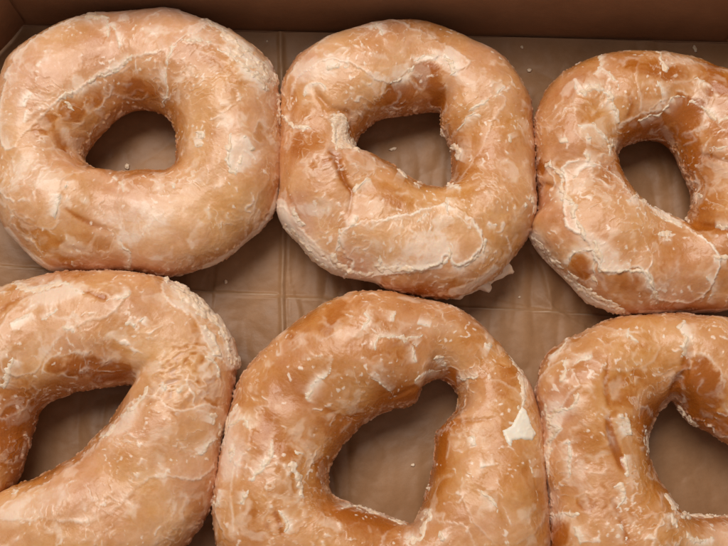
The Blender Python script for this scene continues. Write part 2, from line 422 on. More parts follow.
    # inner wall carries thin glaze only, a little more toasted, with the hole's shade painted into its colour
    inner = sstep(-0.55, -0.95, u)[None] * np.ones((NT, 1)); glaze -= 0.30 * inner; toast_shade += 0.25 * inner
    # outer flank, its shading painted darker below the shoulder, with the pale line left by frying at mid height
    flank = (sstep(0.72, 0.97, u) * sstep(0.55, 0.0, v))[None] * np.ones((NT, 1)); glaze -= 0.10 * flank; toast_shade += 0.20 * flank; hue += 0.3 * flank
    bl = np.exp(-((v + 0.33) / 0.16) ** 2)[None] * (u > 0)[None] * sstep(-0.35, 0.25, perlin(P0, 1.4, S + 44) + belt - 0.5)
    glaze += 0.9 * bl * belt; rim = np.maximum(rim, 0.55 * bl * belt); toast_shade -= 0.3 * bl
    # hand-placed colour, 't' also darkens far hole walls with painted shade: ('w'|'g'|'t'|'p', x, y, rx, ry, angle, amount)
    for kind, x, y, rx, ry, ang, amt in paints:
        ca_, sa_ = math.cos(math.radians(ang)), math.sin(math.radians(ang))
        dx, dy = X - x, Y - y; a_ = (dx * ca_ + dy * sa_) / rx; b_ = (-dx * sa_ + dy * ca_) / ry
        q = np.sqrt(a_ * a_ + b_ * b_) + 0.55 * midn + 0.25 * small
        m = sstep(1.25, 0.55, q) * amt
        if kind in 'gt' and amt >= 0.5:
            e = np.exp(-((q - 1.22) / 0.14) ** 2) * sstep(0.0, 0.35, perlin(P0, 0.7, S + 48) + 0.12); rim = np.maximum(rim, 0.55 * e * min(1, amt)); hgtf += 0.012 * e
        if kind == 'w': glaze += 0.65 * m; rim += 0.22 * m; hgtf += 0.012 * m
        elif kind == 'g': glaze -= 0.40 * m; toast_shade += 0.05 * m; rim *= 1 - 0.6 * m; hgtf -= 0.012 * m
        elif kind == 't': glaze -= 0.60 * m; toast_shade += 0.55 * m; rim *= 1 - 0.7 * m
        elif kind == 'p': hue += 0.8 * m; glaze += 0.1 * m
    # plates: an area of thicker glaze with a raised broken edge
    for pts, amt in plates:
        d = inside_dist(X, Y, catmull(pts, 6)) + 3.0 * midn + 1.6 * small + 0.8 * tiny
        m = sstep(-0.5, 1.2, d); glaze += min(amt, 1) * m * (0.06 + 0.30 * np.exp(-np.clip(d, 0, None) / 9)); hgtf += 0.022 * amt * m
        e = np.exp(-((d - 1.3) / 1.3) ** 2) * amt * sstep(-0.5, 0.3, perlin(P0, 0.8, S + 50) + 0.15)
        hgtf += 0.016 * e; rim = np.maximum(rim, 0.75 * e)
    # natural plates and the web of fine broken lines between them
    web = sstep(0.60, 0.90, ridged + 0.20 * small) * sstep(-0.05, 0.35, perlin(P0, 1.1, S + 61) + 0.14)
    hgtf += 0.017 * web + 0.014 * cliff + 0.004 * ridged; rim = np.maximum(rim, 0.65 * web); rim = np.maximum(rim, 0.42 * sstep(0.55, 0.95, cliff))
    # loose flecks and smears of sugar
    fk = perlin(P0 + 0.3 * (W - P0), 0.15, S + 75); fg = perlin(P0, 0.9, S + 76) + 0.3 * perlin(P0, 0.35, S + 77)
    e = sstep(0.42, 0.52, fk) * sstep(0.12, 0.40, fg); rim = np.maximum(rim, 0.75 * e); hgtf += 0.007 * e
    sm = sstep(0.15, 0.6, fbm(W, 0.8, S + 78, 4, 0.5)); rim = np.maximum(rim, 0.26 * sm); glaze += 0.18 * sm
    # cream edges where the glaze has run down and set
    for pts, wd, amt in creams:
        d, t = near_poly(X, Y, catmull(pts, 6, False), wd * 2.5)
        m = sstep(wd, wd * 0.45, d + 1.6 * midn + 0.5 * small) * amt; crm = np.maximum(crm, m)
        rim = np.maximum(rim, 0.8 * m); glaze += 0.6 * m; hgtf += 0.022 * m; toast_shade -= 0.3 * m
    # sugar smeared beside each broken ridge, fading away on one side
    for k_, r in enumerate(ridges):
        c_ = catmull(r[0], 6, False) if len(r[0]) > 2 else np.array(r[0], float)
        d, t = near_poly(X, Y, c_, 12); j_ = np.clip((t * (len(c_) - 1)).astype(int), 0, len(c_) - 2); a_, b_ = c_[j_], c_[j_ + 1]
        sd_ = np.sign((b_[..., 0] - a_[..., 0]) * (Y - a_[..., 1]) - (b_[..., 1] - a_[..., 1]) * (X - a_[..., 0])) * (1 if k_ % 2 else -1)
        L_ = np.where(sd_ > 0, 3.0 + 2.2 * r[1], 0.9); m = np.exp(-(d / L_) ** 1.5) * sstep(0, .12, t) * sstep(1, .88, t)
        m = m * np.clip(0.75 + 0.9 * midn + 0.6 * small, 0, 1.3)
        glaze += 0.45 * m; rim = np.maximum(rim, 0.75 * m); hgtf += 0.014 * m
    # wrinkled, lumpy areas
    hgtf += 0.0045 * small + 0.0022 * tiny
    for x, y, r, amt in wrinkle:
        m = sstep(r, r * 0.4, np.hypot(X - x, Y - y)) * amt
        w1 = perlin(W, 0.38, S + 80) + 0.4 * perlin(W, 0.17, S + 81); w2 = np.abs(w1)
        hgtf += 0.032 * m * (0.45 - w2); glaze += m * 1.6 * (0.22 - w2); rim += m * 0.35 * sstep(0.22, 0.6, w1)
    for pts, w, dep, tst in grooves:
        d, t = near_poly(X, Y, catmull(pts, 6, False), 16); d = np.abs(d + 1.2 * midn + 0.5 * small); w = w * 1.7; dep = dep * 0.5
        tap = np.minimum(1, np.minimum(t + 0.1, 1.1 - t) * 4)
        e = np.exp(-(d / w) ** 2) * tap * up; hgtf -= dep * e; glaze -= 0.7 * tst * e; toast_shade += 0.45 * tst * e
        e2 = np.exp(-((d - 2.0 * w) / (0.7 * w)) ** 2) * tap; hgtf += 0.05 * dep * e2
    # sugar crystals
    sug = sstep(0.6, 0.8, perlin(P0, 0.07, S + 90)) * sstep(0.1, 0.4, perlin(P0, 1.5, S + 91)); rim = np.maximum(rim, 0.55 * sug); hgtf += 0.008 * sug
    # crumbly glaze where the sides are squeezed
    edge = (sstep(0.90, 0.99, np.abs(u)) * sstep(0.5, 0.1, np.abs(v)))[None] * np.ones((NT, 1))
    cr = sstep(0.05, 0.6, perlin(W, 0.34, S + 95) + 0.5 * perlin(W, 0.13, S + 96) + 0.3 * tiny); cr = cr * (1 - 0.85 * crm); hgtf += 0.05 * edge * cr; rim = np.maximum(rim, 0.35 * edge * cr)
    P = P + nr * hgtf[..., None]
    coat = np.stack([np.clip(glaze, 0, 1), np.clip(toast_shade, 0, 1), np.clip(rim, 0, 0.9)], -1).reshape(-1, 3)
    name = 'glazed_doughnut'
    root = thing(name, label, 'doughnut', (Cw[0], Cw[1], 0), 'glazed ring doughnuts in the box')
    org = (Cw[0], Cw[1], 0)
    F = grid_faces(NT, NP, True, True)
    if flip: F = F[:, ::-1].copy()
    mesh_obj('dough_ring', P.reshape(-1, 3), F, M_DOUGH, root, org, {'coat': coat, 'hue': np.clip(hue, 0, 1).ravel()})
    # ---- thick pieces of glaze grown out of the surface, one mesh each
    nr2 = nr; n45 = perlin(P0, 0.45, S + 100); n15 = perlin(P0, 0.16, S + 101); n08 = perlin(P0, 0.09, S + 102)
    Xj, Yj = X + 2.6 * perlin(P0, 0.30, S + 103) + 1.6 * n15, Y + 2.6 * perlin(P0, 0.30, S + 104) + 1.6 * perlin(P0, 0.16, S + 105)
    vis = (v > -0.35)[None] & (((P - CAM) * nr).sum(-1) < 0)
    def piece(nm, m, hgt_, lab=None):
        sel = (m > 0) & vis
        fm = sel.ravel()[F].any(1)
        if fm.sum() < 6: return
        fs = F[fm]; ids = np.unique(fs); remap = np.full(NT * NP, -1); remap[ids] = np.arange(len(ids))
        mm = m.ravel()[ids]; q = hgt_ * np.sqrt(np.clip(mm, 0, 1)) * (1 + (0.12 if 'flake' in nm else 0.45) * small.ravel()[ids] + (0.05 if 'flake' in nm or hgt_ > 0.05 else 0.25) * tiny.ravel()[ids]) - 0.012 * (mm <= 0.02)
        Vv = P.reshape(-1, 3)[ids] + nr2.reshape(-1, 3)[ids] * q[:, None]
        o = mesh_obj(nm, Vv, remap[fs], M_FLAKE if 'flake' in nm else M_GLAZE, root, org)
        if lab: o['label'] = lab
    for r in ridges:
        pts, w, hh = r[:3]
        d, t = near_poly(Xj, Yj, catmull(pts, 6, False) if len(pts) > 2 else pts, 12)
        tap = np.clip(np.minimum(t, 1 - t) * 6 + 0.35, 0, 1)
        ww = w * tap * (0.72 + 1.0 * n45 + 1.1 * n15 + 0.5 * n08) if hh < 4 else w * tap * (0.72 + 1.3 * n45 + 0.7 * n15)
        ww = ww * 1.35; m = (ww - d) / max(w, 0.1)
        piece('glaze_ridge', m, hh * 0.01)
    return root, X, Y, P, piece, small, midn, tiny

D1 = make_doughnut(1, 'pale evenly glazed doughnut in the back left corner of the box', 
    outer=[(280,120),(281,155),(279,192),(268,222),(240,247),(204,268),(168,276),(136,273),(80,271),(48,268),(24,249),(4,226),(-10,190),(-13,150),(-9,105),(0,74),(12,53),(40,31),(84,15),(120,11),(168,7),(200,17),(232,32),(258,52),(275,76)],
    hole=[(178,145),(176,162),(166,169),(148,171),(120,171),(96,168),(85,158),(96,140),(116,121),(136,111),(158,111),(170,118),(176,130)],
    centre=(134,142), hgt=1.45, seed=1, belt=0.75, glaze0=0.12, creams=[([(6,232),(22,250),(46,268),(60,271)],6,.9),([(279,190),(268,218),(240,246),(205,267)],3,.7)],
    plates=[([(30,130),(62,98),(72,94),(88,84),(100,76),(116,68),(128,60),(148,54),(168,50),(182,41),(210,20),(150,5),(80,16),(20,50),(0,100),(5,150)], 0.8),
            ([(180,42),(200,46),(218,48),(236,60),(256,72),(276,84),(285,60),(230,20),(200,20)], 0.55),
            ([(20,150),(60,150),(84,158),(86,170),(64,180),(60,200),(54,230),(20,220),(0,190)], 0.35)],
    ridges=[([(232,50),(243,58),(256,68),(266,76),(277,84)],2.2,4.2),([(222,34),(238,44),(254,57),(268,70)],1.8,4.5),([(262,62),(270,72),(277,86)],2.2,4.4),([(240,66),(256,78),(268,92)],1.8,3.6),([(276,92),(279,108),(279,122)],2.0,5),(cA((210,38),(240,42),(262,44),(272,60),(270,95)),1.3,3.2),(cA((272,60),(290,78),(300,120)),.7,1.5),
            (cc((270,180),(300,160),(345,140),(400,105),(440,80)),1.6,2.2),(cc((440,80),(500,65),(560,30),(600,-20)),1.1,2.0),
            (cc((285,190),(310,205),(330,230)),1.0,2),(cc((115,215),(118,190),(150,150)),.9,2.2),(cc((110,290),(118,240),(130,225)),.8,1.5),
            (cdd((415,150),(405,200),(400,280),(420,320),(440,340)),1.3,2.6),(cdd((475,160),(495,185),(515,230)),1.7,2.8),(cdd((470,250),(445,300),(440,330)),1.2,2),
            (cdd((255,145),(285,150),(290,175)),1.5,2.5),(cdd((250,210),(290,195)),1.5,2),(cdd((160,375),(145,420)),1.0,2.5),
            (ce((300,90),(300,130)),1.4,2.5),(ce((265,150),(265,200),(250,265)),1.0,2.2),(ce((510,75),(550,110),(560,150)),.9,2),
            (ce((545,350),(555,385),(590,430),(590,480),(565,500)),.9,2),(ce((330,460),(340,488)),1.1,2.2),
            (cA((440,105),(415,175),(420,230),(410,270)),.8,1.6),(cA((450,105),(500,100),(545,120),(590,150)),1.0,2),(cA((590,150),(640,185),(692,215)),1.2,2.4),(cA((480,30),(530,60),(590,105),(640,135)),.8,2)],
    grooves=[(ce((280,205),(340,250),(420,290),(520,325)),1.6,.035,.7),(ce((270,365),(310,400),(400,415)),1.6,.05,.35),(cc((330,440),(300,415),(240,400)),1.0,.04,.3)],
    paints=[('g',38,116,13,20,-20,1.2),('g',84,102,28,12,-35,1.1),('t',72,118,12,8,-35,.5),('t',60,142,7,14,-20,.5),('g',128,80,22,10,-30,.5),('t',134,88,10,8,0,.5),('g',228,72,24,6,32,.6),('t',150,86,22,7,15,.35),('w',65,135,6,10,-10,.6),
            ('w',243,152,14,20,10,.8),('w',225,120,9,8,0,.5),('g',262,133,8,10,0,.6),('g',40,238,30,8,42,.7),('g',265,205,8,28,25,.6),('w',33,262,10,5,40,.6),('w',140,215,50,25,0,.35),('w',30,170,20,24,0,.35),('p',195,235,30,14,0,.3),('t',95,240,18,6,20,.25),('g',95,190,16,10,0,.25)],
    wrinkle=[(240,60,26,.35)])

D2 = make_doughnut(2, 'doughnut in the middle of the back row, pinched beside its hole, cream glaze lip',
    outer=[(534,140),(536,175),(534,216),(524,242),(508,262),(490,280),(471,292),(451,299),(430,297),(405,293),(386,288),(373,280),(349,276),(330,272),(314,260),(300,243),(286,228),(280,212),(280,175),(280,132),(283,92),(294,64),(318,42),(350,28),(390,18),(422,21),(458,34),(494,50),(518,74),(531,103)],
    hole=[(448,144),(452,160),(449,182),(430,185),(414,180),(398,168),(378,158),(358,153),(356,140),(366,128),(382,118),(410,115),(438,113),(441,130)],
    centre=(404,146), hgt=1.5, seed=2, belt=1.0, glaze0=0.01, creams=[([(281,205),(288,228),(302,245),(320,264),(348,275),(375,280)],7.5,1.0),([(333,255),(340,268),(365,275),(400,270),(440,266)],3.5,.9),([(452,292),(475,284),(495,268)],5,.6)],
    plates=[([(290,110),(300,78),(330,60),(360,70),(388,84),(402,76),(414,66),(430,60),(446,56),(458,70),(470,60),(430,35),(380,18),(320,42),(285,80)], .7),
            ([(345,276),(352,262),(342,248),(340,232),(360,222),(400,215),(440,205),(470,215),(484,240),(473,259),(457,266),(446,256),(440,264),(410,272),(380,276)], 1.7),
            ([(283,205),(300,225),(330,262),(345,276),(300,262),(275,220)], .9),
            ([(444,150),(470,110),(490,95),(505,100),(490,130),(470,170),(455,185)],.4)],
    ridges=[(cB((250,78),(262,65),(275,75),(282,90)),1.0,2.5),(cB((85,240),(92,215),(120,208),(145,225)),.9,2),(cB((140,175),(170,165),(200,165)),1.6,1.5),
            (cB((300,210),(330,195),(362,165)),1.4,2.4),(cB((430,140),(460,165),(455,190)),1.8,2.4),(cB((362,150),(400,140),(440,145)),1.0,2),
            (cB((30,290),(60,318),(100,322)),1.0,2.6),(cB((155,295),(180,290),(190,320),(200,350),(225,378)),2.0,3.6),(cB((160,300),(160,350),(170,378)),1.5,3.6),
            (cB((320,425),(345,438)),1.8,3.5),(cB((365,458),(375,470)),1.6,3.5),(cB((440,465),(480,468)),1.2,3.2),(cB((455,370),(475,375),(465,400)),2.4,4.5),(cB((430,320),(435,350)),1.2,3),
            (cB((596,335),(602,350)),1.3,2),(cB((500,275),(545,250)),1.5,2),(cB((560,245),(590,215)),1.0,2),(cB((470,330),(500,290),(530,290)),.8,1.6),
            (ca((60,250),(110,295),(165,340),(205,395),(270,450)),2.6,3.0),(ca((290,380),(300,425),(350,450),(440,470)),2.2,3.5),(ca((440,470),(520,450),(600,450),(700,465)),1.7,3.2),
            (ca((110,160),(120,215),(160,250)),.9,2),(ca((320,265),(312,320),(300,370)),1.0,3),(ca((500,385),(510,415),(490,440)),1.5,2.4),(ca((345,255),(385,240),(400,205)),1.0,2.2),(ca((370,95),(420,60),(460,40)),.9,2),
            (cb((0,460),(70,462),(150,435),(220,400),(225,350)),1.6,3.0),(cb((240,420),(280,438),(330,410),(375,370),(395,310)),1.2,3.0),(cb((215,120),(218,190)),.9,2.2),(cb((400,235),(440,262)),1.0,2.4),(cb((120,200),(80,230)),.8,1.8),(cb((560,155),(580,170)),1.4,2),(cb((600,120),(615,200)),1.0,2.5)],
    grooves=[(cB((150,370),(168,400),(180,440),(205,480)),2.0,.16,.9),(cB((110,225),(150,270),(200,290),(205,340)),2.2,.15,.35),(ca((320,-10),(345,60),(370,100),(355,200)),1.5,.08,.6),(ca((75,90),(100,150),(150,250)),1.2,.03,.3)],
    paints=[('t',426,74,18,14,10,1.0),('t',400,92,24,12,-25,.9),('t',440,98,8,14,0,.7),('w',440,60,12,6,40,.5),('g',382,100,18,6,-20,.6),('g',310,135,20,26,0,.55),('g',330,178,20,24,-20,.5),('g',380,190,38,10,20,.6),('g',490,140,26,30,0,.45),('g',470,195,24,8,-10,.5),
            ('p',302,60,16,22,0,.6),('p',300,215,18,30,-30,.8),('p',350,262,20,14,20,.5),('w',315,70,22,12,-10,.5),('w',450,58,10,10,0,.7),('w',400,70,10,6,-30,.5),('w',312,210,14,8,30,.5),('w',425,245,30,14,-5,.5),('t',440,287,30,7,-5,.6),('t',292,105,6,16,0,.3),('p',490,60,25,14,40,.4),('g',512,245,16,6,-45,.4)],
    wrinkle=[(430,240,40,.3),(505,210,26,.35)])

D3 = make_doughnut(3, 'doughnut in the back right corner with torn white glaze down its left side',
    outer=[(812,180),(806,235),(780,285),(740,306),(700,313),(660,314),(638,314),(616,311),(591,302),(572,285),(550,266),(536,250),(528,230),(537,212),(536,178),(534,141),(537,114),(545,94),(563,74),(588,61),(613,53),(640,50),(666,51),(694,56),(719,65),(750,78),(780,100),(803,138)],
    hole=[(689,190),(690,208),(686,224),(669,217),(650,206),(635,191),(623,178),(616,158),(624,147),(641,142),(657,142),(671,152),(681,172)],
    centre=(656,180), hgt=1.5, seed=3, belt=0.95, glaze0=-0.05, creams=[([(529,232),(545,260),(572,284),(595,302),(620,311)],4,.9),([(640,312),(690,312),(728,310)],2.5,.6),([(575,80),(583,92)],3,.7)],
    plates=[([(560,165),(566,185),(563,220),(578,235),(590,248),(596,262),(605,272),(625,272),(640,268),(650,285),(656,300),(700,300),(720,260),(700,235),(640,200),(615,175),(590,160)], 1.7),
            ([(575,90),(580,85),(600,88),(612,100),(615,120),(620,150),(600,150),(575,130)], .3),
            ([(640,118),(655,108),(668,100),(690,100),(712,118),(728,130),(740,80),(690,60),(640,55)], .45),
            ([(530,235),(545,255),(570,275),(600,300),(620,312),(560,290),(520,250)], .9)],
    ridges=[(cC((245,270),(250,300),(280,285),(310,280),(345,300),(355,325)),2.2,3.6),(cC((355,325),(375,370),(380,395)),1.0,2.2),(cC((318,175),(322,210),(300,240)),.9,2),(cC((322,215),(355,240),(380,275)),.8,1.8),(cC((505,165),(515,195),(535,225)),1.3,2.4),
            (cC((250,405),(300,400),(345,450)),.8,2),(cC((190,455),(215,440)),1.6,2.5),(cC((275,440),(290,440)),1.4,2.4),(cC((350,440),(355,470),(345,500)),2.0,3),(cC((150,525),(185,540)),2.0,3.5),(cC((265,490),(280,500),(275,520)),1.2,2),
            (ch((430,280),(450,250),(480,215),(530,215)),1.2,2.4),(ch((555,225),(590,250),(640,285),(665,320)),2.2,2.8),(ch((320,325),(370,300),(430,290)),.9,2.4),(ch((410,140),(430,200),(425,250)),.8,1.8),(ch((580,130),(650,165),(690,215)),1.0,2),(ch((680,325),(728,310)),1.0,2),(ch((650,450),(720,440)),.9,2),
            (cF((155,45),(190,75),(200,105)),2.4,5.0),(cF((195,100),(205,150),(235,175),(240,210),(265,260),(275,290)),1.6,3.6),(cF((300,295),(320,340),(320,375),(350,395),(400,385)),2.0,4.0),(cF((400,385),(450,385),(480,400),(490,440),(500,490)),1.8,3.6),
            (cF((215,370),(235,330),(300,320)),1.3,3),(cF((300,320),(310,355),(295,400),(310,440)),.8,2.2),(cF((90,260),(140,320),(160,350),(210,380)),2.0,3.4),(cF((210,380),(250,430),(300,460),(350,490),(400,520)),2.2,3.6),(cF((240,90),(265,60),(300,50)),.9,2),
            (cF((400,170),(440,140)),1.0,2.4),(cF((480,200),(580,250)),1.0,2.5),(cF((500,270),(550,265)),1.8,2),(cF((600,230),(590,180),(580,130)),1.8,4),(cF((630,140),(645,150)),2,3),(cF((680,240),(728,250)),1.6,3),(cF((680,340),(728,345)),1.4,2.4),(cF((655,400),(680,440),(660,490)),.9,2),(cF((420,150),(470,165)),.8,2)],
    grooves=[(ch((600,480),(660,490),(760,520)),1.6,.10,.5),(cF((620,245),(680,245),(760,260)),2.0,.18,.5),(cF((120,120),(140,110),(180,120)),2.0,.12,.5),(ch((280,210),(290,260),(270,310)),1.4,.05,.5),(cF((290,390),(330,420)),1.5,.05,.4)],
    paints=[('t',645,124,24,8,-15,1.0),('t',684,112,18,16,0,1.1),('t',672,135,16,8,10,.8),('t',700,100,10,10,0,.5),('t',660,70,36,10,5,.5),('t',720,80,30,14,30,.6),('g',590,105,14,20,0,.6),('g',606,172,10,14,0,.6),('t',580,265,12,10,40,.7),('p',555,220,20,34,-20,.8),('p',590,280,30,12,30,.6),('t',628,280,20,10,10,.4),
            ('p',572,80,22,16,-40,.5),('w',600,160,12,8,0,.5),('w',600,252,30,14,40,.6),('w',655,105,14,6,0,.4),('g',660,250,24,12,20,.35),('t',690,150,10,20,0,.6),('g',720,130,14,10,0,.4),('p',650,290,30,10,0,.3),('t',543,168,10,8,0,.9)],
    wrinkle=[(650,275,30,.4)])

D4 = make_doughnut(4, 'doughnut in the near left corner with lumpy crusted glaze on its right shoulder',
    outer=[(237,370),(234,394),(228,422),(222,447),(217,491),(206,520),(186,548),(150,576),(90,600),(20,605),(-50,585),(-85,530),(-100,470),(-95,400),(-70,345),(-35,305),(0,288),(24,279),(60,271),(100,271),(136,273),(164,278),(177,285),(198,298),(220,319),(234,345)],
    hole=[(131,388),(120,403),(105,429),(86,447),(66,463),(40,478),(18,490),(8,497),(13,488),(22,468),(30,445),(37,425),(43,410),(58,400),(79,391),(106,387)],
    centre=(66,436), hgt=1.5, seed=4, belt=0.3, glaze0=0.10, creams=[([(165,277),(196,296),(222,322),(238,365)],4,.55)],
    plates=[([(0,330),(20,300),(60,288),(100,290),(125,300),(110,315),(70,330),(50,350),(30,375),(0,370)], .5),
            ([(100,440),(118,415),(135,398),(150,393),(175,408),(205,405),(225,412),(222,450),(200,480),(150,480),(100,520),(40,520),(0,520),(10,500),(60,475)], .6),
            ([(165,278),(180,290),(215,320),(225,340),(236,370),(210,350),(190,315),(165,300)], .7)],
    ridges=[([(165,279),(172,279),(178,286),(186,291)],2.8,7),([(190,294),(197,299),(203,306),(210,312)],2.6,6),([(212,316),(219,324),(224,334),(229,342)],2.6,6),([(228,345),(234,356),(237,370)],2.4,5.5),([(176,292),(192,303),(206,318)],2.4,4.5),([(203,325),(214,340),(220,356)],2.2,4),(cf((60,60),(150,95),(230,75),(290,55)),1.8,1.6),(cf((290,55),(340,85),(380,100)),1.2,1.8),(cf((490,130),(540,130),(600,95)),1.0,2.4),(cf((40,250),(90,225),(150,190)),1.3,1.6),(cf((190,230),(230,195),(265,180)),1.4,1.8),(cf((15,540),(40,460),(60,400)),1.8,2.0),(cf((290,262),(345,285)),.9,2.4),(cf((640,240),(665,210)),1.2,2),(cf((575,235),(620,260)),1.2,2),
            (cD((410,150),(430,155),(445,170),(460,185),(490,195)),2.0,4.5),(cD((490,200),(510,235),(545,265),(560,300)),2.2,4.0),(cD((565,310),(590,345),(597,380)),1.8,4.0),(cg((560,60),(590,110),(610,160)),1.6,3.5),(cg((480,120),(530,160),(545,220)),1.2,3.5),
            (cg((220,255),(200,300),(140,360),(90,400)),1.8,1.8),(cg((520,380),(505,430)),1.8,2.6),(cg((540,430),(550,480)),1.2,2.4),(cg((280,245),(305,262)),2.2,3),(cg((350,265),(365,290)),2.0,3),(cg((70,430),(50,470),(0,485)),1.0,2),(cI((600,240),(660,185)),1.4,2),(cI((40,345),(55,350)),1.4,2.5)],
    grooves=[(cf((380,95),(440,115),(485,128)),1.8,.06,.9),(cf((0,190),(60,140),(150,110)),1.2,.04,.4),(cI((45,350),(60,300),(90,215),(120,110)),1.0,.05,.2)],
    paints=[('t',55,366,10,8,-20,.9),('t',84,366,20,11,0,1.0),('t',108,374,20,10,0,.8),('g',110,355,18,16,0,.5),('t',115,372,16,10,0,.6),('t',8,435,14,26,15,.9),('g',10,395,20,16,0,.7),('g',25,372,16,10,0,.3),('g',205,505,14,26,30,.6),('g',180,540,24,10,-20,.5),('t',212,395,9,16,0,.5),('g',105,410,7,22,35,.6),
            ('p',190,330,30,26,40,.35),('w',60,295,26,8,-15,.5),('w',125,425,18,8,-45,.4),('w',35,505,40,12,-25,.35),('p',120,500,24,16,-30,.25),('g',175,360,26,10,0,.25),('g',40,280,40,6,-12,.5)],
    wrinkle=[(190,375,44,.95),(165,400,26,.6),(205,330,30,.4),(140,490,26,.25)])

D5 = make_doughnut(5, 'golden doughnut, middle of near row, notched hole and one big white flake',
    outer=[(546,470),(549,500),(550,523),(545,560),(500,600),(420,614),(330,610),(250,590),(220,558),(214,523),(216,491),(222,453),(233,408),(243,376),(267,347),(306,315),(344,297),(383,291),(421,295),(455,306),(484,327),(508,352),(527,380),(538,409),(544,440)],
    hole=[(431,470),(428,485),(420,508),(412,521),(393,517),(369,508),(348,501),(335,497),(328,485),(329,467),(339,445),(350,433),(373,417),(392,408),(408,405),(417,397),(422,386),(431,381),(443,380),(454,388),(459,398),(458,411),(448,423),(438,432),(435,450)],
    centre=(402,448), hgt=1.5, seed=5, belt=0.4, glaze0=-0.06,
    plates=[([(232,480),(245,455),(252,435),(246,420),(238,410),(225,440),(214,490),(216,520),(232,540)], .6),([(455,395),(470,380),(500,380),(525,400),(540,440),(545,520),(500,546),(460,500),(470,460)], .35),([(415,520),(425,510),(440,520),(470,530),(480,600),(420,610),(380,540)],.4)],
    ridges=[(cE((222,295),(235,260),(265,235),(275,195)),.9,2.2),(cE((335,145),(350,120),(340,110)),.8,1.8),(cE((365,190),(370,160),(400,160),(440,165),(465,155)),1.1,2.6),(cE((420,160),(440,180),(450,215)),.8,1.8),(cE((440,170),(450,180)),1.6,2.5),(cE((485,205),(500,200),(510,222)),2.4,3.4),(cE((350,235),(380,260),(400,275)),.8,2),(cE((405,105),(400,130)),.8,1.8),(cE((450,130),(480,140)),.8,2),(cE((590,175),(605,180)),1.6,2.4),(cE((645,195),(665,230),(670,280),(665,310)),2.0,2.4),
            (cE((445,258),(465,235),(500,230)),1.0,2.5),(cE((530,245),(560,245),(580,240)),1.0,2.4),(cE((190,420),(205,450),(205,480),(215,495)),2.2,3.8),(cE((105,460),(130,430),(150,405),(150,370)),1.5,2.6),(cE((95,480),(90,510)),1.6,3),(cE((60,350),(90,330),(105,355)),1.6,2.6),(cE((45,390),(60,330),(80,300)),1.3,2.6),(cE((65,420),(70,380)),1.3,2.6),
            (cJ((385,80),(405,30),(425,5)),1.0,2.4),(cJ((300,410),(325,450),(320,480)),.9,2.6),(cJ((345,225),(375,235)),1.2,2.4),(cJ((120,340),(110,400)),1.6,3),(cK((170,10),(210,8)),1.2,2.5),(cK((5,490),(60,495),(75,460),(95,400)),2.2,4.0),(cK((60,440),(100,400)),1.0,3),(cK((120,470),(135,500)),2.0,3.4),(cK((250,350),(280,380),(290,410)),1.2,2),(cK((240,275),(290,268)),1.0,2.2),(cK((85,325),(85,345)),1.4,3),(cK((405,280),(405,310)),1.0,2),(cK((215,180),(230,215)),1.2,2),(cJ((470,410),(530,395),(600,420),(690,455)),.8,2.6)],
    grooves=[(cE((450,262),(425,275),(395,290)),1.2,.06,.3),(cJ((285,410),(300,440),(310,490)),1.6,.05,.8),(cE((265,310),(300,330),(330,320)),1.5,.03,.4),(cK((110,170),(180,140),(290,130)),1.8,.05,.3)],
    paints=[('t',320,320,40,14,-28,.5),('p',300,345,30,16,-35,.45),('g',380,340,40,22,-10,.4),('t',452,378,8,8,0,.8),('t',442,384,12,5,20,.6),('t',438,455,8,24,15,.6),('t',425,480,7,30,15,.3),('g',270,440,22,30,0,.5),('g',330,420,20,12,-35,.5),('g',365,535,40,20,10,.6),('t',320,470,8,20,0,.4),('g',505,460,24,50,0,.35),('t',505,380,14,22,40,.35),('g',540,520,8,30,0,.4),
            ('p',235,445,12,34,10,.5),('w',232,460,10,30,10,.5),('p',500,520,30,24,0,.4),('w',430,325,30,10,10,.3),('w',470,400,14,14,0,.2),('g',490,350,30,16,40,.3)],
    wrinkle=[(400,350,22,.3),(260,520,30,.3)])

